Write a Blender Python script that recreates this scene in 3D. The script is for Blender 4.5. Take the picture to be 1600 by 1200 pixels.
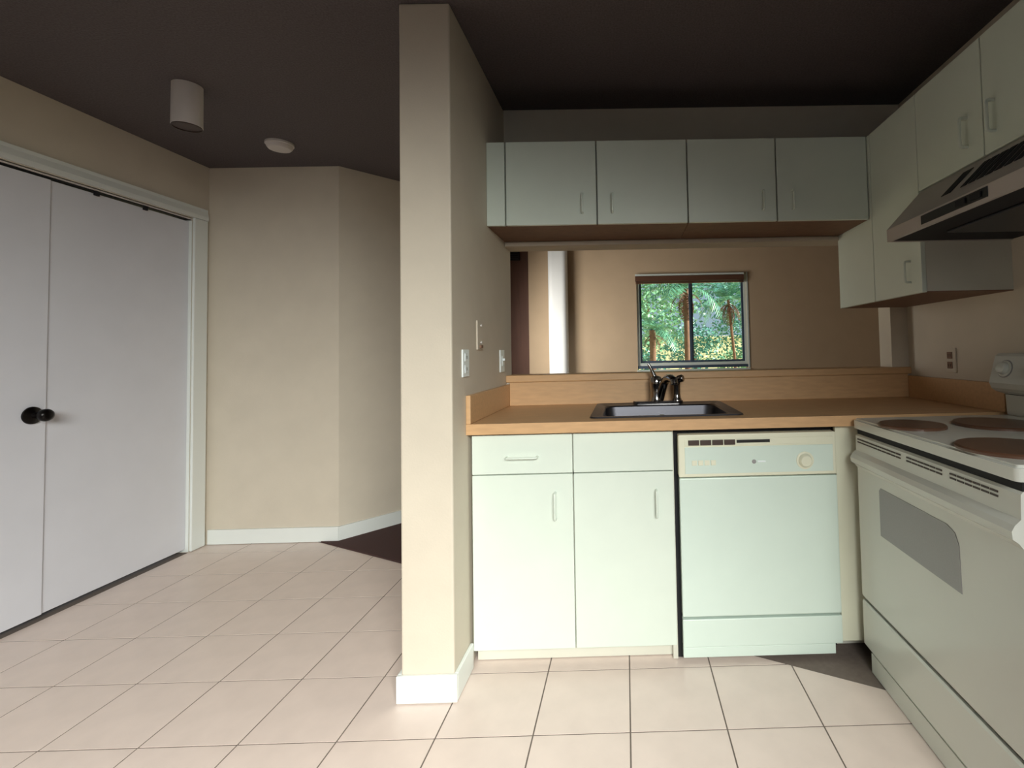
import bpy, bmesh, math, random
from mathutils import Vector, Matrix

for o in list(bpy.data.objects): bpy.data.objects.remove(o, do_unlink=True)
S = bpy.context.scene
C = S.collection
PI = math.pi

# ------------------------------------------------------------------ camera
cam_d = bpy.data.cameras.new('camera'); cam = bpy.data.objects.new('camera', cam_d); C.objects.link(cam)
cam_d.sensor_width = 36.0; cam_d.lens = 760.98 / 1600 * 36.0
cam_d.shift_x = (800 - 986.09) / 1600; cam_d.shift_y = (521.23 - 600) / 1600
cam_d.clip_start = 0.02; cam_d.clip_end = 200
R0 = (0.99969364, -0.01225527, -0.02150446)      # right  (X, Y, Z)
R1 = (-0.02104327, 0.03659441, -0.99910862)      # down
R2 = (0.01303129, 0.99925505, 0.0363253)         # forward
m = Matrix.Identity(4)
for i in range(3):
    m[i][0] = R0[i]; m[i][1] = -R1[i]; m[i][2] = -R2[i]
m[0][3], m[1][3], m[2][3] = 0.59423, -1.87561, 1.17533
cam.matrix_world = m
S.camera = cam

# ------------------------------------------------------------------ world, sun, added area lights, exposure
W = bpy.data.worlds.new('world'); S.world = W; W.use_nodes = True
bg = W.node_tree.nodes['Background']; bg.inputs['Color'].default_value = (0.62, 0.82, 1.0, 1); bg.inputs['Strength'].default_value = 0.6
sun_d = bpy.data.lights.new('sun', 'SUN'); sun_d.energy = 14.0; sun_d.angle = 0.01; sun_d.color = (1, 0.95, 0.85)
sun = bpy.data.objects.new('sun', sun_d); C.objects.link(sun)
sun.rotation_euler = Vector((-0.80, 0.12, -0.60)).to_track_quat('-Z', 'Y').to_euler()

def area(name, loc, target, sx, sy, power, color, spread=PI):
    d = bpy.data.lights.new(name, 'AREA'); d.shape = 'RECTANGLE'; d.size = sx; d.size_y = sy
    d.energy = power; d.color = color; d.spread = spread
    o = bpy.data.objects.new(name, d); C.objects.link(o); o.location = loc
    o.rotation_euler = (Vector(target) - Vector(loc)).to_track_quat('-Z', 'Y').to_euler()
    return o
# added key light behind the camera, aimed low so upper walls stay dim
area('added_rear_key', (0.8, -3.6, 1.9), (-0.95, -0.7, -0.80), 2.2, 0.8, 88, (0.98, 1.0, 0.95), math.radians(89))
# added out-of-view light that brightens the dining room from its left side
area('added_dining_fill', (-0.78, 2.2, 1.35), (1.6, 3.1, 0.95), 0.7, 1.1, 21, (1.0, 0.95, 0.88), math.radians(130))

S.view_settings.view_transform = 'Standard'; S.view_settings.look = 'None'
S.view_settings.exposure = 0.0; S.view_settings.gamma = 1.0; S.view_settings.use_curve_mapping = False

# ------------------------------------------------------------------ materials
def lin(c):
    return tuple((v / 255 / 12.92) if v / 255 <= 0.04045 else ((v / 255 + 0.055) / 1.055) ** 2.4 for v in c)
def mat(name, rgb, rough=0.5, metal=0.0, noise=0.0, nscale=40.0, bump=0.0, bscale=200.0, stretch=None, spec=0.5, coat=0.0):
    M = bpy.data.materials.new(name); M.use_nodes = True
    n = M.node_tree.nodes; l = M.node_tree.links
    b = n['Principled BSDF']; c = lin(rgb)
    b.inputs['Base Color'].default_value = (*c, 1); b.inputs['Roughness'].default_value = rough; b.inputs['Metallic'].default_value = metal
    b.inputs['Specular IOR Level'].default_value = spec; b.inputs['Coat Weight'].default_value = coat
    tc = n.new('ShaderNodeTexCoord'); src = tc.outputs['Object']
    if stretch:
        mp = n.new('ShaderNodeMapping'); mp.inputs['Scale'].default_value = stretch; l.new(src, mp.inputs['Vector']); src = mp.outputs['Vector']
    if noise:
        t = n.new('ShaderNodeTexNoise'); t.inputs['Scale'].default_value = nscale; t.inputs['Detail'].default_value = 4; l.new(src, t.inputs['Vector'])
        r = n.new('ShaderNodeValToRGB'); r.color_ramp.elements[0].position = 0.3; r.color_ramp.elements[1].position = 0.7
        r.color_ramp.elements[0].color = (*[v * (1 - noise) for v in c], 1); r.color_ramp.elements[1].color = (*[min(1, v * (1 + noise)) for v in c], 1)
        l.new(t.outputs['Fac'], r.inputs['Fac']); l.new(r.outputs['Color'], b.inputs['Base Color'])
    if bump:
        t2 = n.new('ShaderNodeTexNoise'); t2.inputs['Scale'].default_value = bscale; t2.inputs['Detail'].default_value = 3; l.new(src, t2.inputs['Vector'])
        bp = n.new('ShaderNodeBump'); bp.inputs['Strength'].default_value = bump; bp.inputs['Distance'].default_value = 0.004
        l.new(t2.outputs['Fac'], bp.inputs['Height']); l.new(bp.outputs['Normal'], b.inputs['Normal'])
    return M
M = {}
M['wall'] = mat('beige_wall_paint', (206, 196, 179), 0.75, noise=0.03, nscale=6, bump=0.12, bscale=160)
M['ceil'] = mat('popcorn_ceiling_dimmed', (88, 81, 82), 0.95, noise=0.18, nscale=130, bump=0.9, bscale=110)  # dimness towards the top of the room is put into this base colour
M['far'] = mat('tan_wall_paint', (188, 166, 138), 0.8, noise=0.03, nscale=6, bump=0.1, bscale=160)
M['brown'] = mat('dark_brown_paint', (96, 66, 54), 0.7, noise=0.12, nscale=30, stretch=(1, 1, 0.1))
M['tile'] = mat('ceramic_tile', (222, 205, 195), 0.33, noise=0.045, nscale=9, bump=0.05, bscale=60)
M['grout'] = mat('grout', (112, 100, 92), 0.9, noise=0.08, nscale=60)
M['carpet'] = mat('dark_carpet', (74, 48, 44), 0.95, noise=0.35, nscale=350, bump=0.8, bscale=400)
M['trim'] = mat('white_trim_paint', (226, 230, 226), 0.4, bump=0.02)
M['door'] = mat('white_door_paint', (216, 217, 224), 0.42, noise=0.02, nscale=5, bump=0.03, bscale=120)
M['cab'] = mat('white_laminate', (212, 222, 211), 0.38, noise=0.015, nscale=8, bump=0.02, bscale=300)
M['cabin'] = mat('cabinet_carcass', (206, 205, 192), 0.5, noise=0.02, nscale=8)
M['under'] = mat('raw_cabinet_underside', (126, 96, 76), 0.7, noise=0.1, nscale=20)
M['gap'] = mat('dark_gap', (20, 20, 24), 0.8)
M['lam'] = mat('tan_laminate', (200, 160, 116), 0.45, noise=0.07, nscale=14, stretch=(1, 6, 6), bump=0.03)
M['steel'] = mat('brushed_steel', (92, 92, 98), 0.42, 1.0, noise=0.06, nscale=60, stretch=(1, 25, 25))
M['chrome'] = mat('chrome', (150, 148, 148), 0.14, 1.0)
M['app'] = mat('white_enamel', (216, 224, 214), 0.22, coat=0.2, noise=0.01, nscale=4)
M['appc'] = mat('cream_plastic', (222, 222, 200), 0.4, noise=0.01, nscale=8)
M['mint'] = mat('dishwasher_panel', (208, 223, 213), 0.3, noise=0.012, nscale=8)
M['rng'] = mat('range_enamel', (212, 214, 206), 0.25, coat=0.2, noise=0.012, nscale=5)
M['oven'] = mat('grey_oven_glass', (150, 148, 148), 0.12, noise=0.03, nscale=300)
M['burn'] = mat('brown_burner_cover', (92, 64, 48), 0.35, noise=0.08, nscale=20)
M['black'] = mat('black_plastic', (20, 18, 18), 0.4)
M['knobm'] = mat('black_bronze', (18, 14, 13), 0.3, 0.6)
M['dbrown'] = mat('dark_button', (58, 40, 32), 0.5)
M['hood'] = mat('almond_hood_enamel', (176, 168, 162), 0.35, noise=0.02, nscale=8)
M['filter'] = mat('grease_filter', (60, 62, 70), 0.35, 0.8, noise=0.2, nscale=200)
M['plate'] = mat('switch_plate_plastic', (232, 240, 240), 0.3)
M['fix'] = mat('fixture_white', (206, 200, 196), 0.45)
M['bright'] = mat('post_white', (236, 240, 240), 0.5, noise=0.01, nscale=8)
M['rail'] = mat('blind_headrail_brown', (92, 62, 46), 0.5, noise=0.1, nscale=20, stretch=(1, 10, 10))
M['alum'] = mat('window_aluminium', (70, 84, 104), 0.4, 0.3)
M['alumw'] = mat('window_frame_white', (205, 215, 210), 0.4)
M['bark'] = mat('palm_bark', (112, 82, 64), 0.9, noise=0.3, nscale=12, bump=0.6, bscale=30)
M['dead'] = mat('dead_frond', (104, 66, 54), 0.9, noise=0.2, nscale=10)
M['leaf1'] = mat('palm_leaf', (84, 138, 110), 0.45, noise=0.25, nscale=3)
M['leaf2'] = mat('shrub_leaf', (110, 158, 122), 0.4, noise=0.35, nscale=2)
M['leaf3'] = mat('blue_green_leaf', (78, 136, 122), 0.4, noise=0.3, nscale=2)
M['ground'] = mat('sandy_ground', (222, 212, 160), 0.95, noise=0.12, nscale=2)
M['gwall'] = mat('pale_stucco', (226, 220, 188), 0.9, noise=0.06, nscale=3, bump=0.2, bscale=20)
def glass(name):
    g = bpy.data.materials.new(name); g.use_nodes = True
    n = g.node_tree.nodes; l = g.node_tree.links
    n.remove(n['Principled BSDF'])
    t = n.new('ShaderNodeBsdfTransparent'); t.inputs['Color'].default_value = (0.94, 0.97, 0.96, 1)
    gl = n.new('ShaderNodeBsdfGlossy'); gl.inputs['Roughness'].default_value = 0.3
    mx = n.new('ShaderNodeMixShader'); mx.inputs['Fac'].default_value = 0.01
    l.new(t.outputs[0], mx.inputs[1]); l.new(gl.outputs[0], mx.inputs[2]); l.new(mx.outputs[0], n['Material Output'].inputs['Surface'])
    return g
M['glass'] = glass('window_glass')

# ------------------------------------------------------------------ mesh helpers (world coordinates)
def bx(bm, x0, x1, y0, y1, z0, z1, bev=0.0, seg=2):
    r = bmesh.ops.create_cube(bm, size=1.0)
    vs = r['verts']
    for v in vs:
        v.co = Vector(((x0 + x1) / 2 + v.co.x * (x1 - x0), (y0 + y1) / 2 + v.co.y * (y1 - y0), (z0 + z1) / 2 + v.co.z * (z1 - z0)))
    if bev:
        es = {e for v in vs for e in v.link_edges}
        bmesh.ops.bevel(bm, geom=list(es), offset=bev, segments=seg, affect='EDGES', profile=0.5)
    return bm
def prism(bm, poly, axis, a, b):
    """extrude a 2-D polygon along an axis: axis 'y' -> poly in (x,z), 'z' -> (x,y), 'x' -> (y,z)"""
    def P(p, t):
        return {'y': (p[0], t, p[1]), 'z': (p[0], p[1], t), 'x': (t, p[0], p[1])}[axis]
    v0 = [bm.verts.new(P(p, a)) for p in poly]; v1 = [bm.verts.new(P(p, b)) for p in poly]
    n = len(poly); fs = [bm.faces.new(v0), bm.faces.new(v1[::-1])]
    for i in range(n): fs.append(bm.faces.new((v0[i], v1[i], v1[(i + 1) % n], v0[(i + 1) % n])))
    bmesh.ops.recalc_face_normals(bm, faces=fs)
    return bm
def cyl(bm, p0, p1, r0, r1=None, n=24, caps=True):
    return tube(bm, [p0, p1], [r0, r0 if r1 is None else r1], n, caps)
def tube(bm, pts, rad, n=12, caps=True):
    pts = [Vector(p) for p in pts]
    if not hasattr(rad, '__len__'): rad = [rad] * len(pts)
    rings = []; up = None
    for i, p in enumerate(pts):
        d = (pts[min(i + 1, len(pts) - 1)] - pts[max(i - 1, 0)]).normalized()
        if up is None: up = d.orthogonal().normalized()
        up = (up - d * up.dot(d)).normalized(); s = d.cross(up)
        rings.append([bm.verts.new(p + (up * math.cos(2 * PI * k / n) + s * math.sin(2 * PI * k / n)) * rad[i]) for k in range(n)])
    fs = []
    for a, b in zip(rings, rings[1:]):
        for k in range(n): fs.append(bm.faces.new((a[k], a[(k + 1) % n], b[(k + 1) % n], b[k])))
    if caps: fs.append(bm.faces.new(rings[0][::-1])); fs.append(bm.faces.new(rings[-1]))
    bmesh.ops.recalc_face_normals(bm, faces=fs)
    return bm
def lathe(bm, c, axis, prof, n=32):
    """prof: (radius, distance along axis)"""
    c = Vector(c); ax = Vector(axis).normalized(); u = ax.orthogonal().normalized(); w = ax.cross(u)
    rings = []; fs = []
    for r, h in prof:
        rings.append([bm.verts.new(c + ax * h + (u * math.cos(2 * PI * k / n) + w * math.sin(2 * PI * k / n)) * max(r, 1e-4)) for k in range(n)])
    for a, b in zip(rings, rings[1:]):
        for k in range(n): fs.append(bm.faces.new((a[k], a[(k + 1) % n], b[(k + 1) % n], b[k])))
    fs.append(bm.faces.new(rings[0][::-1])); fs.append(bm.faces.new(rings[-1]))
    bmesh.ops.recalc_face_normals(bm, faces=fs)
    return bm
def rrect(x0, x1, y0, y1, r, n=5):
    out = []
    for cx, cy, a in ((x1 - r, y1 - r, 0), (x0 + r, y1 - r, PI / 2), (x0 + r, y0 + r, PI), (x1 - r, y0 + r, 1.5 * PI)):
        for k in range(n + 1): out.append((cx + r * math.cos(a + PI / 2 * k / n), cy + r * math.sin(a + PI / 2 * k / n)))
    return out
def B(): return bmesh.new()
def smooth(me, ang=40):
    for p in me.polygons: p.use_smooth = True
    try: me.set_sharp_from_angle(angle=math.radians(ang))
    except Exception: pass
def obj(name, bm, m, parent=None, origin=None, sm=False):
    me = bpy.data.meshes.new(name)
    if origin is None:
        xs = [v.co for v in bm.verts]
        mn = [min(v[i] for v in xs) for i in range(3)]; mx = [max(v[i] for v in xs) for i in range(3)]
        origin = ((mn[0] + mx[0]) / 2, (mn[1] + mx[1]) / 2, mn[2])
    origin = Vector(origin)
    bmesh.ops.translate(bm, verts=bm.verts, vec=-origin)
    bm.to_mesh(me); bm.free()
    if sm: smooth(me)
    me.materials.append(M[m])
    o = bpy.data.objects.new(name, me); C.objects.link(o)
    if parent is not None:
        o.parent = parent; o.location = origin - world_loc(parent)
    else: o.location = origin
    return o
def world_loc(o):
    p = Vector(o.location)
    while o.parent is not None:
        o = o.parent; p += Vector(o.location)
    return p
def tag(o, label, cat=None, group=None, kind=None):
    o['label'] = label
    if cat: o['category'] = cat
    if group: o['group'] = group
    if kind: o['kind'] = kind
    return o
def thing(name, loc, label, cat, group=None, kind=None):
    o = bpy.data.objects.new(name, None); C.objects.link(o); o.location = loc; o.empty_display_size = 0.05
    return tag(o, label, cat, group, kind)
def box(name, c, m, parent=None, bev=0.002): return obj(name, bx(B(), *c, bev), m, parent)
def struct(name, bm, m, label, cat, parent=None):
    return tag(obj(name, bm, m, parent), label, cat, kind='structure')

# ------------------------------------------------------------------ key dimensions
XC = -0.0095          # right face of the partition wall
XCL = -0.189          # its left face
YC = -0.170           # its front end
YP = 0.610            # pass-through wall, kitchen face
XR = 2.050            # right wall
XL = -2.108           # left wall
YB = 1.3135           # wall behind the entry
ZC = 2.4354           # ceiling
XU = 1.706            # face of the right upper cabinets
YU = 0.279            # face of the sink uppers
XF = 1.452            # range front
YREAR = -3.9

# ------------------------------------------------------------------ structure
b = B(); bx(b, -2.25, 4.2, YREAR - 0.1, 3.45, -0.12, 0.0)
floor = struct('floor', b, 'grout', 'pale square ceramic tile floor with grey-brown grout lines', 'floor')
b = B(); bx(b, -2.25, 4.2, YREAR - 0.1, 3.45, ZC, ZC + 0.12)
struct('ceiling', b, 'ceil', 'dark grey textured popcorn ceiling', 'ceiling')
# left wall with the closet opening
OY0, OY1, OZ = -0.30, 1.192, 2.072
b = B()
bx(b, XL - 0.11, XL, YREAR, OY0, 0, ZC); bx(b, XL - 0.11, XL, OY1, YB + 0.11, 0, ZC); bx(b, XL - 0.11, XL, OY0, OY1, OZ, ZC)
struct('wall_left', b, 'wall', 'beige wall on the left holding the white closet doors', 'wall')
b = B(); bx(b, XL - 0.75, XL - 0.65, OY0 - 0.1, OY1 + 0.1, 0, ZC)
struct('wall_closet', b, 'gap', 'dark back of the closet behind the white doors', 'wall')
# wall behind entry, then diagonal
DX, DY = 0.27 / 0.411, 0.31 / 0.411
XK = -1.265
e1 = (XK + DX * 0.70, YB + DY * 0.70)
b = B(); prism(b, [(XL, YB), (XK, YB), (XK, YB + 0.11), (XL, YB + 0.11)], 'z', 0, ZC)
struct('wall_back', b, 'wall', 'beige wall facing the entry beside the white closet doors', 'wall')
b = B(); prism(b, [(XK, YB), e1, (e1[0] - 0.085, e1[1] + 0.07), (XK - 0.04, YB + 0.11)], 'z', 0, ZC)
struct('wall_diagonal', b, 'wall', 'beige angled wall running off beyond the dark carpet', 'wall')
# dining room side wall with an unseen opening added for the area light
b = B(); xd = e1[0]
bx(b, xd - 0.1, xd, e1[1], 1.88, 0, ZC); bx(b, xd - 0.1, xd, 2.65, 3.45, 0, ZC); bx(b, xd - 0.1, xd, 1.88, 2.65, 0, 0.7); bx(b, xd - 0.1, xd, 1.88, 2.65, 1.95, ZC)
struct('wall_dining_side', b, 'far', 'tan side wall of the room beyond the pass-through', 'wall')
# partition / column between entry and kitchen
b = B(); bx(b, XCL, XC, YC, YP + 0.115, 0, ZC, 0.006)
struct('wall_partition', b, 'wall', 'beige end of the partition wall between entry and kitchen', 'wall')
# pass-through wall: pony wall, header, right return
b = B(); bx(b, XC, XR, YP, YP + 0.115, 0, 1.03); bx(b, XC, XR, YP, YP + 0.115, 1.722, ZC); bx(b, 1.962, XR, YP, YP + 0.115, 1.03, 1.722)
struct('wall_kitchen_back', b, 'wall', 'beige wall with the pass-through opening above the sink', 'wall')
b = B(); bx(b, XR, XR + 0.11, YREAR, YP + 0.115, 0, ZC)
struct('wall_right', b, 'wall', 'beige wall behind the range and hood', 'wall')
# unseen rear wall behind the camera; its opening is added for the light
b = B(); bx(b, XL, -0.3, YREAR - 0.1, YREAR, 0, ZC); bx(b, 1.5, XR, YREAR - 0.1, YREAR, 0, ZC); bx(b, -0.3, 1.5, YREAR - 0.1, YREAR, 2.1, ZC); bx(b, -0.3, 1.5, YREAR - 0.1, YREAR, 0, 1.0)
struct('wall_rear', b, 'wall', 'beige wall with the wide window opposite the sink', 'wall')
# dining room far wall with the window hole
YF = 3.3
WX0, WX1, WZ0, WZ1 = 0.728, 1.905, 0.93, 1.985
b = B()
bx(b, -0.42, WX0, YF, YF + 0.1, 0, ZC); bx(b, WX1, 4.1, YF, YF + 0.1, 0, ZC); bx(b, WX0, WX1, YF, YF + 0.1, 0, WZ0); bx(b, WX0, WX1, YF, YF + 0.1, WZ1, ZC)
struct('wall_far', b, 'far', 'tan far wall with the sliding window, seen through the pass-through', 'wall')
b = B(); bx(b, 4.1, 4.2, YP, YF + 0.1, 0, ZC); bx(b, XR + 0.11, 4.1, YP, YP + 0.11, 0, ZC)
struct('wall_dining_end', b, 'far', 'tan wall at the right end of the far room', 'wall')
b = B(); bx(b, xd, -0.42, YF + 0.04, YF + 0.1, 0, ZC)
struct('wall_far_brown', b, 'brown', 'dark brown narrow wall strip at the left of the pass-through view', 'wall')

# floor tiles, clipped to the entry and kitchen
LN = (( -1.374, 1.297), (-0.684, 0.937))
ldx, ldy = LN[1][0] - LN[0][0], LN[1][1] - LN[0][1]
def clip(poly, f):
    out = []
    for i in range(len(poly)):
        p, q = poly[i - 1], poly[i]; a, c = f(p), f(q)
        if (a >= 0) != (c >= 0):
            t = a / (a - c); out.append((p[0] + (q[0] - p[0]) * t, p[1] + (q[1] - p[1]) * t))
        if c >= 0: out.append(q)
    return out
T = 0.30; G = 0.0024; ZT = 0.0012
tile_mesh = None
def tile_obj(poly):
    b = B(); prism(b, poly, 'z', 0.0, ZT)
    return b
for i in range(-8, 5):
    for j in range(-3, 5):
        x0 = 0.286 + T * i; y0 = -0.03 + T * j
        if x0 + T < XL + 0.05 or (x0 > XCL - 0.05 and y0 > 0.0): continue
        if x0 > 1.40 and y0 > -0.9: continue
        sq = [(x0 + G, y0 + G), (x0 + T - G, y0 + G), (x0 + T - G, y0 + T - G), (x0 + G, y0 + T - G)]
        p = clip(sq, lambda q: q[0] - XL - 0.001); p = clip(p, lambda q: YB - 0.001 - q[1])
        p = clip(p, lambda q: ldx * -(q[1] - LN[0][1]) + ldy * (q[0] - LN[0][0]))
        if y0 > -0.2 and x0 < XCL < x0 + T: p = clip(p, lambda q: XCL - 0.014 - q[0])
        if len(p) < 3: continue
        whole = len(p) == 4 and abs(sum(abs(a[0] - c[0]) + abs(a[1] - c[1]) for a, c in zip(sorted(p), sorted(sq)))) < 1e-6
        cx, cy = x0 + T / 2, y0 + T / 2
        if whole and tile_mesh is not None:
            o = bpy.data.objects.new('tile', tile_mesh); C.objects.link(o); o.parent = floor; o.location = Vector((cx, cy, 0)) - floor.location
        else:
            o = obj('tile', tile_obj(p), 'tile', floor, origin=(cx, cy, 0))
            if whole: tile_mesh = o.data
# dark carpet beyond the angled tile edge
b = B(); far_t = 1.35
c0 = LN[0]; c1 = (LN[0][0] + ldx * far_t, LN[0][1] + ldy * far_t)
prism(b, [(c0[0] + 0.003, c0[1] + 0.004), (c1[0], c1[1] + 0.004), (XCL - 0.016, 2.2), (e1[0], e1[1] - 0.01), (XK + 0.012, YB - 0.004)], 'z', 0.0, 0.008)
struct('floor_carpet', b, 'carpet', 'dark brown carpet wedge between angled wall and tiles', 'carpet')

b = B(); bx(b, XL + 0.002, XR - 0.002, YREAR + 0.002, -0.932, 0.0, 0.008)  # added out of view: dark floor sheet that weakens bounce on the upper walls
struct('floor_carpet', b, 'carpet', 'dark brown carpet of the room facing the kitchen', 'carpet')

# baseboards
def baseboard(name, poly, label):
    b = B(); prism(b, poly, 'z', 0.0045, 0.095)
    return struct(name, b, 'trim', label, 'baseboard')
baseboard('baseboard_back', [(XL + 0.02, YB), (XL + 0.02, YB - 0.013), (XK + 0.005, YB - 0.013), (XK, YB)], 'white baseboard under the beige entry wall')
baseboard('baseboard_diagonal', [(XK, YB - 0.001), (XK + 0.006, YB - 0.013), (e1[0] + 0.01, e1[1] - 0.008), e1], 'white baseboard along the angled wall above the carpet')
b = B(); bx(b, XCL - 0.013, XC + 0.013, YC - 0.013, YC, 0.0045, 0.095, 0.003); bx(b, XCL - 0.013, XCL, YC, YP, 0.0045, 0.095, 0.003); bx(b, XC, XC + 0.013, YC, 0.0, 0.0045, 0.095, 0.003)
struct('baseboard_partition', b, 'trim', 'white baseboard wrapping the foot of the partition wall', 'baseboard')

# closet doors, casing, track, knob
def leaf(name, y0, y1, rec, label):
    t = thing(name, (XL - 0.02, (y0 + y1) / 2, 0.024), label, 'door', kind='structure')
    box('slab', (XL - 0.04 - rec, XL - 0.008 - rec, y0, y1, 0.024, 2.048), 'door', t, 0.001)
    return t
leaf('door_1', 0.4460, 1.186, 0.009, 'wide white flat closet door leaf next to the beige entry wall')
d2 = leaf('door_2', -0.29, 0.4440, 0.0, 'white flat closet door leaf with the black round knob')
kn = obj('knob', lathe(B(), (XL - 0.008, 0.388, 0.942), (1, 0, 0), [(0.038, 0), (0.040, 0.003), (0.039, 0.009), (0.030, 0.014), (0.016, 0.020), (0.013, 0.036), (0.016, 0.042), (0.025, 0.050), (0.0285, 0.060), (0.0285, 0.070), (0.024, 0.079), (0.014, 0.084), (0.0, 0.085)]), 'knobm', d2, sm=True)
kn['label'] = 'black round door knob on a round rose'
t = thing('trim_1', (XL, 0.45, 0.0), 'white door casing framing the closet doors', 'door casing', kind='structure')
box('jamb_casing', (XL, XL + 0.016, OY1, OY1 + 0.098, 0.0045, 2.075), 'trim', t, 0.004)
box('jamb_casing', (XL, XL + 0.016, OY0 - 0.098, OY0, 0.0045, 2.075), 'trim', t, 0.004)
box('jamb_liner', (XL - 0.055, XL - 0.0005, OY1 - 0.005, OY1 - 0.0003, 0.0045, 2.055), 'trim', t, 0.0005)
box('jamb_liner', (XL - 0.055, XL - 0.0005, OY0 + 0.0003, OY0 + 0.005, 0.0045, 2.055), 'trim', t, 0.0005)
b = B(); prism(b, [(XL, 2.076), (XL + 0.018, 2.076), (XL + 0.018, 2.10), (XL + 0.012, 2.13), (XL + 0.012, 2.148), (XL, 2.152)], 'y', OY0 - 0.10, OY1 + 0.10)
obj('head_casing', b, 'trim', t)
t = thing('door_track', (XL - 0.02, 0.45, 2.04), 'thin double metal track above the closet doors with two brackets', 'track')
box('channel', (XL - 0.045, XL - 0.006, OY0 + 0.002, OY1 - 0.002, 2.056, 2.070), 'gap', t, 0.001)
box('lip', (XL - 0.006, XL + 0.004, OY0 + 0.002, OY1 - 0.002, 2.060, 2.066), 'fix', t, 0.001)
for y in (0.639, 0.894): box('bracket', (XL - 0.0075, XL + 0.003, y - 0.012, y + 0.012, 2.034, 2.058), 'gap', t, 0.002)

# ------------------------------------------------------------------ far window
t = thing('window_1', ((WX0 + WX1) / 2, YF, WZ0), 'sliding two-pane window with raised brown blind looking onto palms', 'window', kind='structure')
def frame(name, x0, x1, z0, z1, y0, y1, w, m, parent):
    b = B(); bx(b, x0, x1, y0, y1, z0, z0 + w); bx(b, x0, x1, y0, y1, z1 - w, z1); bx(b, x0, x0 + w, y0, y1, z0 + w, z1 - w); bx(b, x1 - w, x1, y0, y1, z0 + w, z1 - w)
    return obj(name, b, m, parent)
frame('window_frame', WX0, WX1, 1.015, WZ1, YF + 0.02, YF + 0.09, 0.028, 'alumw', t)
mid = 1.312
s1 = frame('sash', WX0 + 0.03, mid + 0.022, 1.045, WZ1 - 0.03, YF + 0.055, YF + 0.075, 0.022, 'alum', t)
b = B(); bx(b, WX0 + 0.053, mid, YF + 0.063, YF + 0.067, 1.068, WZ1 - 0.053); obj('pane', b, 'glass', s1)
s2 = frame('sash', mid - 0.022, WX1 - 0.03, 1.045, WZ1 - 0.03, YF + 0.03, YF + 0.05, 0.022, 'alum', t)
b = B(); bx(b, mid, WX1 - 0.053, YF + 0.038, YF + 0.042, 1.068, WZ1 - 0.053); obj('pane', b, 'glass', s2)
box('lower_rail', (WX0, WX1, YF + 0.01, YF + 0.09, 0.985, 1.014), 'alum', t, 0.002)
box('window_sill', (WX0 - 0.01, WX1 + 0.015, YF - 0.03, YF + 0.09, 0.930, 0.972), 'alumw', t, 0.004)
box('window_casing', (WX1 - 0.002, WX1 + 0.016, YF - 0.006, YF + 0.002, 0.98, 2.0), 'alumw', t, 0.001)
t = thing('window_blind', ((WX0 + WX1) / 2, YF - 0.02, 1.88), 'brown raised blind bunched at the top of the far window', 'blind')
box('headrail', (WX0 - 0.012, WX1 - 0.03, YF - 0.035, YF - 0.001, 1.915, 1.968), 'rail', t, 0.003)
box('valance_trim', (WX0 - 0.012, WX1 - 0.03, YF - 0.038, YF - 0.001, 1.972, 1.990), 'alumw', t, 0.002)
for k in range(4): box('slat', (WX0 - 0.005, WX1 - 0.035, YF - 0.033, YF - 0.005, 1.888 + k * 0.0065, 1.892 + k * 0.0065), 'rail', t, 0.0)
# white post and vent in the far room
b = B(); prism(b, rrect(-0.195, 0.005, 3.15, 3.2995, 0.055, 6), 'z', 0, ZC)
tag(obj('room_post', b, 'bright', sm=True), 'white full-height post standing before the tan far wall', 'post')
t = thing('wall_vent', (-0.59, YF + 0.03, 2.18), 'small black vent high on the dark brown wall strip', 'vent')
box('vent_box', (-0.70, -0.515, YF - 0.005, YF + 0.039, 2.175, 2.30), 'gap', t, 0.003)
for k in range(5): box('louvre', (-0.69, -0.525, YF - 0.012, YF - 0.005, 2.19 + 0.021 * k, 2.20 + 0.021 * k), 'black', t, 0.0)

# ledge cap of the pass-through and header moulding
b = B(); bx(b, XC + 0.0005, XR - 0.0005, YP - 0.022, YP + 0.135, 1.031, 1.066, 0.004)
struct('trim_2', b, 'lam', 'tan laminate ledge capping the pass-through half wall', 'ledge')
b = B(); bx(b, XC + 0.001, XU, YP - 0.014, YP - 0.0005, 1.722, 1.744, 0.003)
struct('trim_3', b, 'wall', 'pale moulding along the top of the pass-through opening', 'trim')

# ------------------------------------------------------------------ handles
def pull(parent, p0, p1, out, m='cab', r=0.0045):
    """D-shaped bow handle from p0 to p1, standing off along vector out"""
    p0, p1, out = Vector(p0), Vector(p1), Vector(out); d = (p1 - p0).normalized()
    pts = [p0, p0 + out * 0.7, p0 + out * 0.93 + d * 0.003, p0 + out + d * 0.010]
    pts += [p1 + out - d * 0.010, p1 + out * 0.93 - d * 0.003, p1 + out * 0.7, p1]
    return obj('pull', tube(B(), pts, r, 8), m, parent, sm=True)

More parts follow.
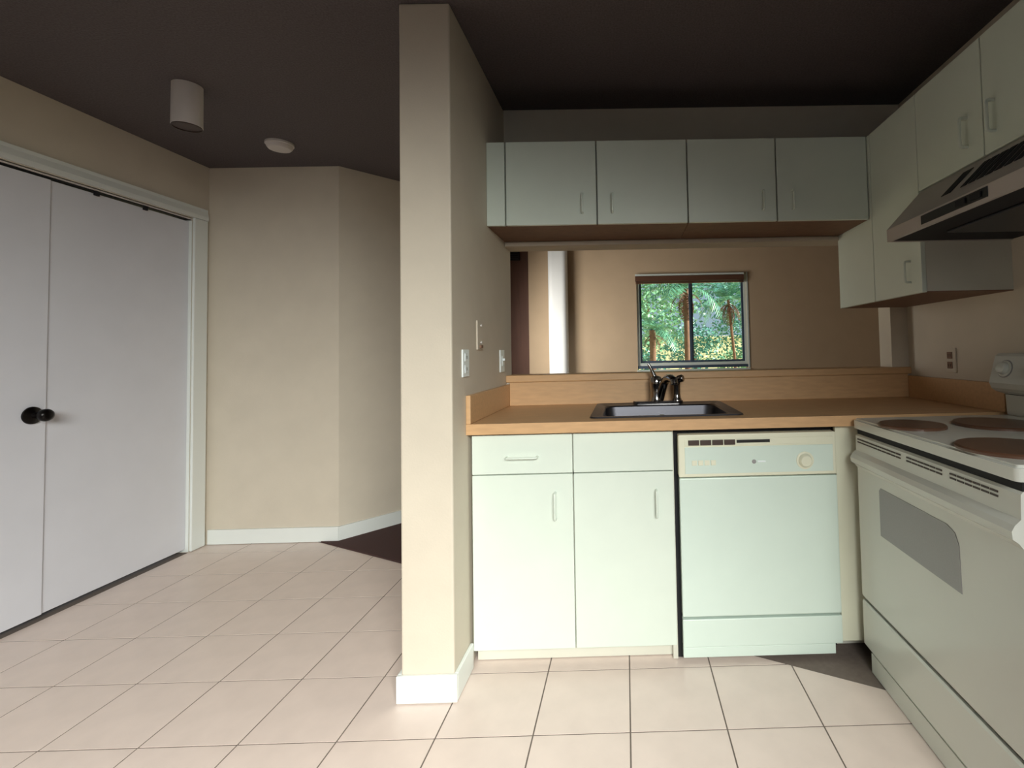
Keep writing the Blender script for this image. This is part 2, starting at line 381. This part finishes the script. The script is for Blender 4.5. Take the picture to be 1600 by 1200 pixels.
# ------------------------------------------------------------------ sink base cabinet
XB = 0.772
t = thing('base_cabinet', (XB / 2, 0.3, 0.0045), 'white sink base cabinet with two doors beside the partition wall', 'cabinet')
b = B()
bx(b, XC + 0.0145, 0.010, 0.018, YP - 0.005, 0.062, 0.873); bx(b, XB - 0.018, XB, 0.018, YP - 0.005, 0.0045, 0.873); bx(b, 0.010, XB - 0.018, 0.018, YP - 0.005, 0.062, 0.08)
bx(b, 0.010, XB - 0.018, YP - 0.017, YP - 0.005, 0.08, 0.873); bx(b, 0.010, XB - 0.018, 0.018, 0.04, 0.705, 0.725); bx(b, 0.37, 0.40, 0.018, 0.04, 0.08, 0.873)
obj('carcass', b, 'cabin', t)
box('toe_kick', (XC + 0.0145, XB - 0.0185, 0.045, 0.06, 0.0045, 0.0615), 'cabin', t, 0.001)
dr = box('drawer_front', (0.003, 0.3845, 0.0, 0.0175, 0.7185, 0.866), 'cab', t)
pull(dr, (0.136, 0.001, 0.782), (0.252, 0.001, 0.782), (0, -0.026, 0))
box('false_drawer_front', (0.3885, 0.768, 0.0, 0.0175, 0.7185, 0.866), 'cab', t)
d = box('door', (0.003, 0.3845, 0.0, 0.0175, 0.064, 0.7145), 'cab', t); pull(d, (0.318, 0.001, 0.548), (0.318, 0.001, 0.646), (0, -0.026, 0))
d = box('door', (0.3885, 0.768, 0.0, 0.0175, 0.064, 0.7145), 'cab', t); pull(d, (0.702, 0.001, 0.548), (0.702, 0.001, 0.646), (0, -0.026, 0))

# ------------------------------------------------------------------ countertop
SX0, SX1, SY0, SY1 = 0.478, 1.030, 0.075, 0.510
t = thing('countertop', (0.7, 0.3, 0.874), 'tan laminate countertop with raised splash edges around the sink', 'countertop')
b = B(); xs = [XC + 0.001, SX0, SX1, XR - 0.001]; ys = [-0.030, SY0, SY1, YP - 0.001]
def slab(b, xs, ys, z0, z1):
    vt = {}; 
    for k, z in enumerate((z0, z1)):
        for i, x in enumerate(xs):
            for j, y in enumerate(ys): vt[i, j, k] = b.verts.new((x, y, z))
    cells = [(i, j) for i in range(3) for j in range(3) if (i, j) != (1, 1)]; fs = []
    for i, j in cells:
        fs.append(b.faces.new([vt[i, j, 1], vt[i + 1, j, 1], vt[i + 1, j + 1, 1], vt[i, j + 1, 1]]))
        fs.append(b.faces.new([vt[i, j + 1, 0], vt[i + 1, j + 1, 0], vt[i + 1, j, 0], vt[i, j, 0]]))
        for (di, dj, p, q) in ((0, -1, (0, 0), (1, 0)), (1, 0, (1, 0), (1, 1)), (0, 1, (1, 1), (0, 1)), (-1, 0, (0, 1), (0, 0))):
            if (i + di, j + dj) not in cells:
                fs.append(b.faces.new([vt[i + p[0], j + p[1], 0], vt[i + q[0], j + q[1], 0], vt[i + q[0], j + q[1], 1], vt[i + p[0], j + p[1], 1]]))
    bmesh.ops.recalc_face_normals(b, faces=fs)
slab(b, xs, ys, 0.874, 0.914)
obj('worktop', b, 'lam', t)
box('back_splash', (XC + 0.019, XR - 0.019, YP - 0.019, YP - 0.0005, 0.9142, 1.0305), 'lam', t, 0.002)
box('side_splash', (XC + 0.0005, XC + 0.0185, -0.030, YP - 0.0005, 0.9142, 1.022), 'lam', t, 0.003)
b = B(); prism(b, rrect(-0.035, YP - 0.0005, 0.9142, 1.022, 0.006, 3), 'x', XR - 0.0185, XR - 0.0005)
obj('side_splash', b, 'lam', t)

# ------------------------------------------------------------------ sink
t = thing('kitchen_sink', (0.754, 0.3, 0.914), 'stainless steel drop-in sink set in the tan countertop', 'sink')
def loft(b, loops):
    rings = [[b.verts.new((p[0], p[1], z)) for p in lp] for lp, z in loops]; fs = []
    for a, c in zip(rings, rings[1:]):
        n = len(a)
        for k in range(n): fs.append(b.faces.new((a[k], a[(k + 1) % n], c[(k + 1) % n], c[k])))
    return rings, fs
b = B(); rr = rrect
rings, fs = loft(b, [(rr(0.447, 1.062, 0.048, 0.568, 0.03), 0.9145), (rr(0.450, 1.059, 0.051, 0.565, 0.028), 0.9195), (rr(0.462, 1.047, 0.063, 0.553, 0.022), 0.9195), (rr(0.468, 1.041, 0.066, 0.548, 0.02), 0.9175),
                      (rr(0.492, 1.016, 0.088, 0.462, 0.05), 0.9168), (rr(0.497, 1.011, 0.093, 0.457, 0.05), 0.911)])
obj('rim', b, 'steel', t, sm=True)
b = B(); rings, fs = loft(b, [(rr(0.497, 1.011, 0.093, 0.457, 0.05), 0.911), (rr(0.510, 0.998, 0.106, 0.445, 0.055), 0.780), (rr(0.535, 0.973, 0.131, 0.42, 0.05), 0.757), (rr(0.70, 0.80, 0.235, 0.315, 0.039), 0.752)])
b.faces.new(rings[-1])
obj('basin', b, 'steel', t, sm=True)
obj('drain', lathe(B(), (0.75, 0.275, 0.7525), (0, 0, 1), [(0.042, 0), (0.042, 0.003), (0.034, 0.004), (0.03, 0.001), (0.0, 0.001)]), 'chrome', t, sm=True)

# ------------------------------------------------------------------ faucet
ZF = 0.9178
t = thing('kitchen_faucet', (0.748, 0.512, ZF), 'dark chrome single-lever faucet with side spray behind the sink', 'faucet')
b = B(); prism(b, rr(0.628, 0.872, 0.487, 0.537, 0.024, 6), 'z', ZF, ZF + 0.014); obj('deck_plate', b, 'chrome', t, sm=True)
by = 0.508
obj('body', lathe(B(), (0.742, by, ZF + 0.014), (0, 0, 1), [(0.034, 0), (0.032, 0.006), (0.029, 0.02), (0.029, 0.075), (0.031, 0.082), (0.031, 0.100), (0.024, 0.116), (0.010, 0.122)], 28), 'chrome', t, sm=True)
obj('lever', tube(B(), [(0.738, by, 1.040), (0.730, by - 0.002, 1.062), (0.721, by - 0.004, 1.083), (0.711, by - 0.006, 1.104), (0.705, by - 0.006, 1.112)], [0.014, 0.011, 0.008, 0.007, 0.006], 12), 'chrome', t, sm=True)
sp = obj('spout', tube(B(), [(0.758, by - 0.004, 0.940), (0.768, by - 0.02, 0.985), (0.779, by - 0.045, 1.025), (0.790, by - 0.085, 1.044), (0.803, by - 0.135, 1.047), (0.811, by - 0.160, 1.040)], [0.021, 0.022, 0.021, 0.019, 0.018, 0.017], 16), 'chrome', t, sm=True)
obj('aerator', lathe(B(), (0.812, by - 0.163, 1.044), (0.1, -0.25, -1), [(0.0165, 0), (0.0175, 0.004), (0.0175, 0.022), (0.013, 0.025)], 20), 'chrome', sp, sm=True)
obj('spray_base', lathe(B(), (0.842, by, ZF + 0.014), (0, 0, 1), [(0.024, 0), (0.023, 0.006), (0.019, 0.014), (0.018, 0.03)], 24), 'chrome', t, sm=True)
sw = obj('spray_wand', tube(B(), [(0.842, by, ZF + 0.04), (0.842, by, ZF + 0.09), (0.844, by - 0.004, ZF + 0.108), (0.850, by - 0.012, ZF + 0.118)], [0.0175, 0.0185, 0.0185, 0.0165], 16), 'chrome', t, sm=True)
obj('spray_head', lathe(B(), (0.847, by - 0.008, ZF + 0.116), (0.85, -0.5, 0.25), [(0.015, 0), (0.0185, 0.006), (0.0185, 0.024), (0.015, 0.030)], 20), 'chrome', sw, sm=True)

# ------------------------------------------------------------------ dishwasher
t = thing('dishwasher', (1.09, 0.3, 0.0045), 'white built-in dishwasher between sink cabinet and range', 'dishwasher')
box('tub', (0.800, 1.385, 0.03, 0.58, 0.03, 0.745), 'gap', t, 0.0)
box('top_gap', (0.800, 1.39, 0.03, 0.05, 0.746, 0.872), 'gap', t, 0.0)
box('side_gap', (0.7735, 0.7995, 0.028, 0.05, 0.0045, 0.868), 'gap', t, 0.0)
b = B(); bx(b, 0.790, 1.392, -0.010, 0.0285, 0.171, 0.688, 0.004); dd = obj('door', b, 'mint', t)
b = B(); bx(b, 0.788, 1.390, -0.016, 0.0285, 0.693, 0.8535, 0.005); cp = obj('control_panel', b, 'appc', t)
box('panel_inset', (0.812, 1.376, -0.0185, -0.0155, 0.706, 0.806), 'mint', cp, 0.001)
box('handle_recess', (0.812, 1.376, -0.018, -0.0155, 0.811, 0.836), 'appc', cp, 0.0005)
for k in range(4): box('button', (0.826 + k * 0.0455, 0.867 + k * 0.0455, -0.024, -0.0178, 0.814, 0.833), 'dbrown', cp, 0.001)
box('status_strip', (1.010, 1.136, -0.0215, -0.0178, 0.820, 0.831), 'black', cp, 0.0005)
for k in range(4): box('key', (0.838 + k * 0.024, 0.857 + k * 0.024, -0.0215, -0.0182, 0.738, 0.757), 'appc', cp, 0.001)
obj('indicator', lathe(B(), (1.074, -0.0182, 0.748), (0, -1, 0), [(0.008, 0), (0.008, 0.002), (0.0, 0.0025)], 16), 'oven', cp, sm=True)
box('badge', (1.088, 1.118, -0.0205, -0.0182, 0.745, 0.751), 'plate', cp, 0.0003)
obj('dial', lathe(B(), (1.268, -0.0182, 0.748), (0, -1, 0), [(0.033, 0), (0.033, 0.003), (0.026, 0.004), (0.022, 0.016), (0.019, 0.019), (0.0, 0.0195)], 28), 'appc', cp, sm=True)
box('access_panel', (0.790, 1.3935, -0.008, 0.0285, 0.058, 0.161), 'mint', t, 0.003)
box('kick_plate', (0.790, 1.366, -0.006, 0.02, 0.020, 0.0575), 'mint', t, 0.002)
for x in (0.83, 1.33): obj('levelling_foot', lathe(B(), (x, 0.10, 0.0045), (0, 0, 1), [(0.018, 0), (0.018, 0.006), (0.006, 0.008), (0.006, 0.03)], 12), 'black', t)
# corner filler
t = thing('corner_filler', (1.45, 0.1, 0.0045), 'cream filler panel between the dishwasher and the white range', 'filler panel')
box('stile', (1.394, 1.500, 0.0, 0.018, 0.0615, 0.8725), 'appc', t, 0.002)
box('toe_kick', (1.390, 1.56, 0.08, 0.095, 0.0045, 0.064), 'cabin', t, 0.001)

# ------------------------------------------------------------------ sink upper cabinets
UX = [0.0748, 0.482, 0.8894, 1.2901, 1.7045]; ZUT, ZUB = 2.123, 1.746
def upper(name, x0, x1, i0, label, filler=False):
    t = thing(name, ((x0 + x1) / 2, 0.45, ZUB), label, 'cabinet', 'wall cabinets above the pass-through')
    b = B(); bx(b, x0, x1, YU + 0.030, YP - 0.0005, ZUB + 0.004, ZUT - 0.001); obj('carcass', b, 'cabin', t)
    b = B(); bx(b, x0, x1, YU + 0.0185, YP - 0.015, ZUB, ZUB + 0.0035); obj('bottom_panel', b, 'under', t)
    if filler: box('filler_strip', (XC + 0.001, UX[0] - 0.0035, YU, YU + 0.018, ZUB, ZUT), 'cab', t)
    for k in (i0, i0 + 1):
        dd = box('door', (UX[k] + 0.003, UX[k + 1] - 0.003, YU, YU + 0.018, ZUB, ZUT), 'cab', t)
        x = UX[k + 1] - 0.064 if k == i0 else UX[k] + 0.070
        pull(dd, (x, YU + 0.001, 1.797), (x, YU + 0.001, 1.880), (0, -0.024, 0))
    return t
upper('wall_cabinet', XC + 0.001, UX[2] - 0.001, 0, 'white two-door wall cabinet over the pass-through, beside the partition wall', True)
upper('wall_cabinet', UX[2] + 0.001, XU - 0.002, 2, 'white two-door wall cabinet over the pass-through, next to the corner cabinet')

# ------------------------------------------------------------------ right upper cabinets
t = thing('corner_cabinet', (1.88, 0.25, 1.372), 'tall white corner wall cabinet hanging over the right splash edge', 'cabinet')
b = B(); bx(b, XU + 0.0185, XR - 0.0005, -0.082, YP - 0.0005, 1.376, 2.122); obj('carcass', b, 'cabin', t)
b = B(); bx(b, XU + 0.0185, XR - 0.0005, -0.082, YP - 0.0005, 1.372, 1.3755); obj('bottom_panel', b, 'under', t)
box('filler_panel', (XU, XU + 0.018, 0.262, YP - 0.0005, 1.372, 2.122), 'cab', t, 0.001)
dd = box('door', (XU, XU + 0.018, -0.082, 0.259, 1.372, 2.122), 'cab', t)
pull(dd, (XU + 0.001, -0.012, 1.418), (XU + 0.001, -0.012, 1.500), (-0.024, 0, 0))
t = thing('range_cabinet', (1.88, -0.48, 1.748), 'short white two-door wall cabinet above the range hood', 'cabinet')
b = B(); bx(b, XU + 0.0185, XR - 0.0005, -0.860, -0.084, 1.748, 2.122); obj('carcass', b, 'cabin', t)
for y0, y1, hy in ((-0.418, -0.085, -0.350), (-0.859, -0.422, -0.467)):
    dd = box('door', (XU, XU + 0.018, y0, y1, 1.750, 2.122), 'cab', t)
    pull(dd, (XU + 0.001, hy, 1.806), (XU + 0.001, hy, 1.900), (-0.026, 0, 0), r=0.0055)

# ------------------------------------------------------------------ range hood
HX = 1.580
t = thing('range_hood', (1.85, -0.47, 1.56), 'almond under-cabinet range hood with slotted vent face', 'range hood')
b = B()
# hollow shell: sloped face, lip, sides, top
prism(b, [(1.712, 1.7475), (HX, 1.606), (HX, 1.561), (HX + 0.012, 1.561), (HX + 0.012, 1.600), (1.718, 1.736), (XR - 0.0005, 1.736), (XR - 0.0005, 1.7475)], 'y', -0.842, -0.092)
prism(b, [(1.712, 1.7475), (HX, 1.606), (HX, 1.561), (XR - 0.0005, 1.561), (XR - 0.0005, 1.7475)], 'y', -0.0915, -0.0845)
prism(b, [(1.712, 1.7475), (HX, 1.606), (HX, 1.561), (XR - 0.0005, 1.561), (XR - 0.0005, 1.7475)], 'y', -0.849, -0.8425)
obj('shell', b, 'hood', t)
b = B(); bx(b, HX + 0.0125, XR - 0.001, -0.842, -0.092, 1.564, 1.568); obj('baffle', b, 'gap', t)
b = B(); bx(b, 1.70, 1.98, -0.70, -0.24, 1.556, 1.5638, 0.002); obj('grease_filter', b, 'filter', t)
b = B(); bx(b, HX - 0.003, HX - 0.0002, -0.592, -0.297, 1.571, 1.600, 0.001); sp = obj('control_strip', b, 'black', t)
for k in range(2): box('rocker_switch', (HX - 0.008, HX - 0.003, -0.57 + k * 0.06, -0.53 + k * 0.06, 1.577, 1.594), 'gap', sp, 0.001)
sl = Vector((1.712 - HX, 0, 1.7475 - 1.606)); sn = Vector((-sl.z, 0, sl.x)).normalized()
def slot(ya, yb):
    b = B(); p = []
    for f, yy in ((0.30, ya), (0.30, yb), (0.82, yb - 0.012), (0.82, ya - 0.012)):
        q = Vector((HX, 0, 1.606)) + sl * f; p.append(Vector((q.x, yy, q.z)))
    v0 = [b.verts.new(q + sn * 0.0002) for q in p]; v1 = [b.verts.new(q + sn * 0.0018) for q in p]
    b.faces.new(v0); b.faces.new(v1[::-1])
    for i in range(4): b.faces.new((v0[i], v1[i], v1[(i + 1) % 4], v0[(i + 1) % 4]))
    bmesh.ops.recalc_face_normals(b, faces=b.faces)
    return obj('vent_slot', b, 'gap', t)
slot(-0.340, -0.386)
for k in range(10): slot(-0.430 - 0.034 * k, -0.456 - 0.034 * k)

# ------------------------------------------------------------------ range
Y0, Y1 = -0.052, -0.812
t = thing('electric_range', (1.74, -0.43, 0.0045), 'white electric range with brown burner covers under the hood', 'range')
b = B(); bx(b, XF + 0.03, 2.030, Y1, Y0, 0.07, 0.850); bx(b, XF + 0.07, 2.02, Y1 + 0.01, Y0 - 0.01, 0.0045, 0.07); obj('body', b, 'rng', t)
b = B(); prism(b, rrect(1.442, 2.028, Y1 - 0.004, Y0 + 0.004, 0.014, 4), 'z', 0.872, 0.908)
bmesh.ops.bevel(b, geom=[e for e in b.edges if all(v.co.z > 0.9079 for v in e.verts)], offset=0.007, segments=3, affect='EDGES')
ct = obj('cooktop', b, 'rng', t, sm=True)
box('cooktop_gap', (XF + 0.004, 2.0, Y1 + 0.002, Y0 - 0.002, 0.8505, 0.8718), 'gap', t, 0.0)
b = B(); prism(b, [(XF + 0.028, 0.256), (XF + 0.002, 0.256), (XF, 0.262), (XF, 0.725), (XF - 0.010, 0.738), (XF - 0.024, 0.748), (XF - 0.026, 0.765), (XF - 0.018, 0.778), (XF - 0.004, 0.790), (XF - 0.002, 0.844), (XF + 0.004, 0.850), (XF + 0.028, 0.850)], 'y', Y1, Y0)
od = obj('oven_door', b, 'rng', t)
W0, W1, Z0, Z1 = -0.605, -0.205, 0.53, 0.692
b = B(); prism(b, [(W1, Z0), (W1, Z1 - 0.01), (W1 - 0.01, Z1), (W0 + 0.05, Z1), (W0 + 0.018, Z1 - 0.012), (W0 + 0.004, Z1 - 0.04), (W0, Z0)], 'x', XF - 0.0015, XF + 0.001)
obj('oven_window', b, 'oven', od)
for z in (0.833, 0.8225):
    for k in range(24):
        y = -0.068 - k * 0.0285
        if 9.5 < k < 10.5 or 16.5 < k < 17.5: continue
        b = B(); bx(b, XF - 0.0045, XF - 0.0025, y - 0.024, y, z - 0.0022, z + 0.0022); obj('vent_slot', b, 'dbrown', od)
b = B(); prism(b, [(XF + 0.028, 0.072), (XF + 0.010, 0.072), (XF + 0.001, 0.085), (XF, 0.235), (XF + 0.004, 0.243), (XF + 0.028, 0.243)], 'y', Y1, Y0)
dw = obj('storage_drawer', b, 'rng', t)
box('drawer_gap', (XF + 0.012, XF + 0.0295, Y1 + 0.003, Y0 - 0.003, 0.2435, 0.2555), 'gap', t, 0.0)
b = B(); prism(b, [(XF + 0.006, 0.0045), (XF + 0.006, 0.0715), (XF + 0.028, 0.0715), (XF + 0.028, 0.0045)], 'y', Y1 + 0.02, -0.092)
obj('kick_panel', b, 'rng', t)
for n_, (x, y, r) in enumerate(((1.532, -0.275, 0.100), (1.800, -0.290, 0.122), (1.560, -0.655, 0.122), (1.815, -0.630, 0.100))):
    bc = obj('burner_cover', lathe(B(), (x, y, 0.908), (0, 0, 1), [(r, 0), (r, 0.006), (r - 0.004, 0.010), (r * 0.6, 0.0115), (0.0, 0.012)], 40), 'burn', t, sm=True)
# backguard
b = B(); prism(b, [(2.046, 0.9085), (2.026, 0.9085), (2.022, 0.985), (1.985, 0.998), (1.970, 1.010), (1.962, 1.030), (1.990, 1.128), (2.002, 1.138), (2.046, 1.138)], 'y', Y1, Y0)
bgd = obj('backguard', b, 'rng', t)
box('shadow_seam', (2.0195, 2.0245, Y1 + 0.002, Y0 - 0.002, 0.984, 0.9875), 'gap', bgd, 0.0)
fn = Vector((-(1.128 - 1.030), 0, 1.990 - 1.962)).normalized()
for y in (-0.115, -0.245, -0.62, -0.745):
    c = Vector((1.977, y, 1.082))
    k = obj('knob', lathe(B(), c, fn, [(0.030, 0), (0.030, 0.004), (0.023, 0.006), (0.020, 0.022), (0.016, 0.025), (0.0, 0.0255)], 28), 'rng', bgd, sm=True)
    obj('dial_ring', lathe(B(), c - fn * 0.0005, fn, [(0.0335, 0), (0.0335, 0.0018), (0.03, 0.002)], 28), 'oven', bgd)
b = B(); bx(b, 1.966, 1.975, -0.53, -0.33, 1.062, 1.104); obj('clock_panel', b, 'black', bgd)

# ------------------------------------------------------------------ wall plates
def plate_x(name, x, sgn, y0, y1, z0, z1, label, kind):
    t = thing(name, (x, (y0 + y1) / 2, z0), label, kind)
    w = 0.006 * sgn
    box('cover_plate', (min(x, x + w), max(x, x + w), y0, y1, z0, z1), 'plate', t, 0.0015)
    return t
cy = lambda a, c: (a + c) / 2
p = plate_x('outlet_plate', XC + 0.0003, 1, -0.072, 0.000, 1.093, 1.195, 'white double outlet plate on the partition wall near its front corner', 'outlet')
for z in (1.122, 1.166):
    s = box('receptacle', (XC + 0.006, XC + 0.0085, -0.053, -0.019, z - 0.015, z + 0.015), 'plate', p, 0.002)
    for y in (-0.043, -0.029): box('slit', (XC + 0.0085, XC + 0.0089, y - 0.0015, y + 0.0015, z - 0.006, z + 0.006), 'gap', s, 0.0)
p = plate_x('switch_plate', XC + 0.0003, 1, 0.470, 0.545, 1.088, 1.195, 'white switch plate on the partition wall close to the pass-through', 'switch')
b = B(); bx(b, XC + 0.006, XC + 0.0085, 0.496, 0.519, 1.118, 1.166, 0.001); obj('surround', b, 'plate', p)
box('toggle', (XC + 0.0085, XC + 0.018, 0.503, 0.512, 1.142, 1.154), 'plate', p, 0.002)
t = thing('phone_jack_plate', (XC, 0.15, 1.20), 'beige wall phone plate with dark notch, above the two white plates', 'wall plate')
box('cover_plate', (XC + 0.0003, XC + 0.0065, 0.108, 0.185, 1.195, 1.315), 'wall', t, 0.0015)
box('jack', (XC + 0.0065, XC + 0.014, 0.132, 0.16, 1.202, 1.214), 'under', t, 0.001)
for z in (1.225, 1.295): obj('stud', lathe(B(), (XC + 0.0065, 0.146, z), (1, 0, 0), [(0.003, 0), (0.003, 0.004), (0.006, 0.005), (0.006, 0.007), (0.0, 0.0075)], 12), 'fix', t)
p = plate_x('outlet_plate', XR - 0.0003, -1, 0.248, 0.322, 1.050, 1.160, 'beige outlet plate on the right wall behind the range corner', 'outlet')
p.children[0].data.materials[0] = M['wall']
for z in (1.083, 1.127):
    s = box('receptacle', (XR - 0.0088, XR - 0.006, 0.268, 0.302, z - 0.015, z + 0.015), 'under', p, 0.002)
    for y in (0.278, 0.292): box('slit', (XR - 0.0093, XR - 0.0088, y - 0.0015, y + 0.0015, z - 0.006, z + 0.006), 'gap', s, 0.0)

# ------------------------------------------------------------------ ceiling fixtures
LX, LY = -1.385, 0.338
t = thing('ceiling_downlight', (LX, LY, 2.245), 'white cylinder downlight hanging under the entry ceiling', 'light')
b = B(); lathe(b, (LX, LY, 0), (0, 0, 1), [(0.050, ZC - 0.001), (0.0560, ZC - 0.001), (0.0565, 2.2455), (0.0545, 2.2445), (0.0530, 2.250), (0.0530, ZC - 0.03)], 40); obj('can', b, 'fix', t, sm=True)
b = B(); lathe(b, (LX, LY, 0), (0, 0, 1), [(0.0545, 2.2440), (0.0552, 2.2405), (0.0525, 2.2400), (0.0520, 2.29), (0.030, 2.32), (0.0, 2.321)], 40); obj('baffle', b, 'dbrown', t, sm=True)
t = thing('smoke_detector', (-1.40, 0.955, ZC - 0.04), 'round white smoke detector on the entry ceiling', 'smoke detector')
obj('base_ring', lathe(B(), (-1.40, 0.955, ZC - 0.0008), (0, 0, -1), [(0.072, 0), (0.072, 0.012), (0.069, 0.014)], 40), 'fix', t, sm=True)
obj('cover', lathe(B(), (-1.40, 0.955, ZC - 0.0145), (0, 0, -1), [(0.066, 0), (0.064, 0.012), (0.056, 0.022), (0.0, 0.025)], 40), 'fix', t, sm=True)

# ------------------------------------------------------------------ outdoors, seen through the far window
b = B(); bx(b, -30, 30, 3.6, 45, -0.45, -0.35)
struct('ground_outside', b, 'ground', 'pale sunlit sandy ground outside the window', 'ground')
random.seed(7)
def frond_mesh(name, L, droop, m, nl=18, w=0.24):
    b = B(); pts = []
    for k in range(9):
        s = k / 8; pts.append(Vector((L * s * (1 - 0.18 * s * droop), 0, L * (0.35 * s - 0.62 * droop * s * s))))
    tube(b, pts, [0.012 * (1 - 0.8 * k / 8) for k in range(9)], 4)
    for k in range(nl):
        s = 0.12 + 0.88 * k / nl; f = s * 8; i = min(int(f), 7); p = pts[i].lerp(pts[i + 1], f - i); d = (pts[i + 1] - pts[i]).normalized()
        ll = w * (math.sin(PI * (0.18 + 0.74 * s)) + 0.15) * L
        for sg in (-1, 1):
            tip = p + d * ll * 0.55 + Vector((0, sg * ll * 0.8, -ll * random.uniform(0.1, 0.5)))
            vs = [b.verts.new(p - d * 0.014), b.verts.new(p + d * 0.014), b.verts.new(p.lerp(tip, 0.55) + d * 0.012), b.verts.new(tip)]
            b.faces.new(vs)
    me = bpy.data.meshes.new(name); b.to_mesh(me); b.free(); me.materials.append(M[m]); return me
FR = [frond_mesh('frond', 1.0, d, m) for d, m in ((0.5, 'leaf1'), (0.9, 'leaf3'), (1.2, 'leaf1'))]
DEAD = frond_mesh('dead_frond', 0.62, 1.3, 'dead', 12, 0.16)
def palm(x, y, ztop, r, n, size, label, lean=0.0, ndead=0):
    t = thing('palm_tree', (x, y, -0.35), label, 'palm', 'palms outside the window')
    obj('trunk', tube(B(), [(x, y, -0.35), (x + lean * 0.3, y, ztop * 0.4), (x + lean, y, ztop)], [r * 1.3, r, r * 0.95], 10), 'bark', t, sm=True)
    for k in range(n + ndead):
        dead = k >= n
        o = bpy.data.objects.new('dead_frond' if dead else 'frond', DEAD if dead else random.choice(FR)); C.objects.link(o); o.parent = t
        o.location = Vector((x + lean, y, ztop - (0.10 if dead else 0))) - t.location
        el = random.uniform(0.15, 1.1) if dead else -random.uniform(-0.35, 1.15)
        o.rotation_euler = (0, el, 2.4 * k + random.uniform(-0.3, 0.3)); s = size * random.uniform(0.8, 1.15); o.scale = (s, s, s)
    return t
palm(1.78, 7.4, 2.35, 0.055, 26, 0.95, 'palm with brown dead skirt just left of the window mullion', 0.0, 9)
palm(2.92, 8.2, 2.20, 0.03, 22, 0.90, 'slim palm with brown skirt in the right window pane', -0.16, 7)
palm(1.10, 7.0, 1.55, 0.06, 18, 0.70, 'low palm at the left edge of the window view', 0.0, 4)
def shrub(x, y, rx, rz, zc, n, ls, m, label):
    t = thing('leafy_tree', (x, y, -0.35), label, 'tree', 'leafy trees outside the window')
    obj('trunk', tube(B(), [(x, y, -0.35), (x + 0.05, y, zc * 0.6), (x - 0.05, y, zc + rz * 0.3)], [0.09, 0.06, 0.03], 8), 'bark', t, sm=True)
    b = B()
    for k in range(n):
        while True:
            v = Vector((random.uniform(-1, 1), random.uniform(-1, 1), random.uniform(-1, 1)))
            if 0.25 < v.length < 1: break
        p = Vector((x + v.x * rx, y + v.y * rx * 0.7, zc + v.z * rz))
        a = Vector((random.uniform(-1, 1), random.uniform(-1, 1), random.uniform(-1, 0.6))).normalized() * ls * random.uniform(0.6, 1.3); s = a.orthogonal().normalized() * ls * 0.25
        s.rotate(Matrix.Rotation(random.uniform(0, 6.28), 3, a.normalized()))
        b.faces.new([b.verts.new(p), b.verts.new(p + a * 0.5 + s), b.verts.new(p + a), b.verts.new(p + a * 0.5 - s)])
    f = obj('foliage', b, m, t); f['kind'] = 'stuff'
    return t
shrub(0.4, 12.0, 2.0, 1.9, 2.6, 3800, 0.16, 'leaf2', 'light green leafy tree behind the low palm')
shrub(4.9, 14.8, 2.0, 1.9, 3.7, 3600, 0.16, 'leaf3', 'blue-green leafy tree high in the right window pane')
shrub(2.35, 10.6, 0.75, 0.65, 1.25, 1500, 0.10, 'leaf3', 'round shrub between the two palms, low in the window')
shrub(1.6, 19.0, 2.6, 2.6, 3.6, 3200, 0.2, 'leaf2', 'pale green tree farthest behind the palms')
shrub(3.55, 11.2, 0.55, 0.42, 0.75, 900, 0.10, 'leaf2', 'small low shrub under the slim palm')
shrub(1.15, 9.2, 0.45, 0.5, 0.75, 900, 0.09, 'leaf3', 'small dark shrub beside the low palm trunk')
shrub(6.35, 19.5, 2.0, 1.5, 2.1, 2600, 0.18, 'leaf3', 'dark bushy tree behind the slim palm, right side of the window')
t = thing('garden_wall', (5.0, 23.0, -0.35), 'pale yellow sunlit wall beyond the trees, low in the right pane', 'wall')
box('panel', (-4.0, 14.0, 23.0, 23.2, -0.35, 1.75), 'gwall', t, 0.0)
box('coping', (-4.05, 14.05, 22.95, 23.25, 1.75, 1.87), 'gwall', t, 0.01)
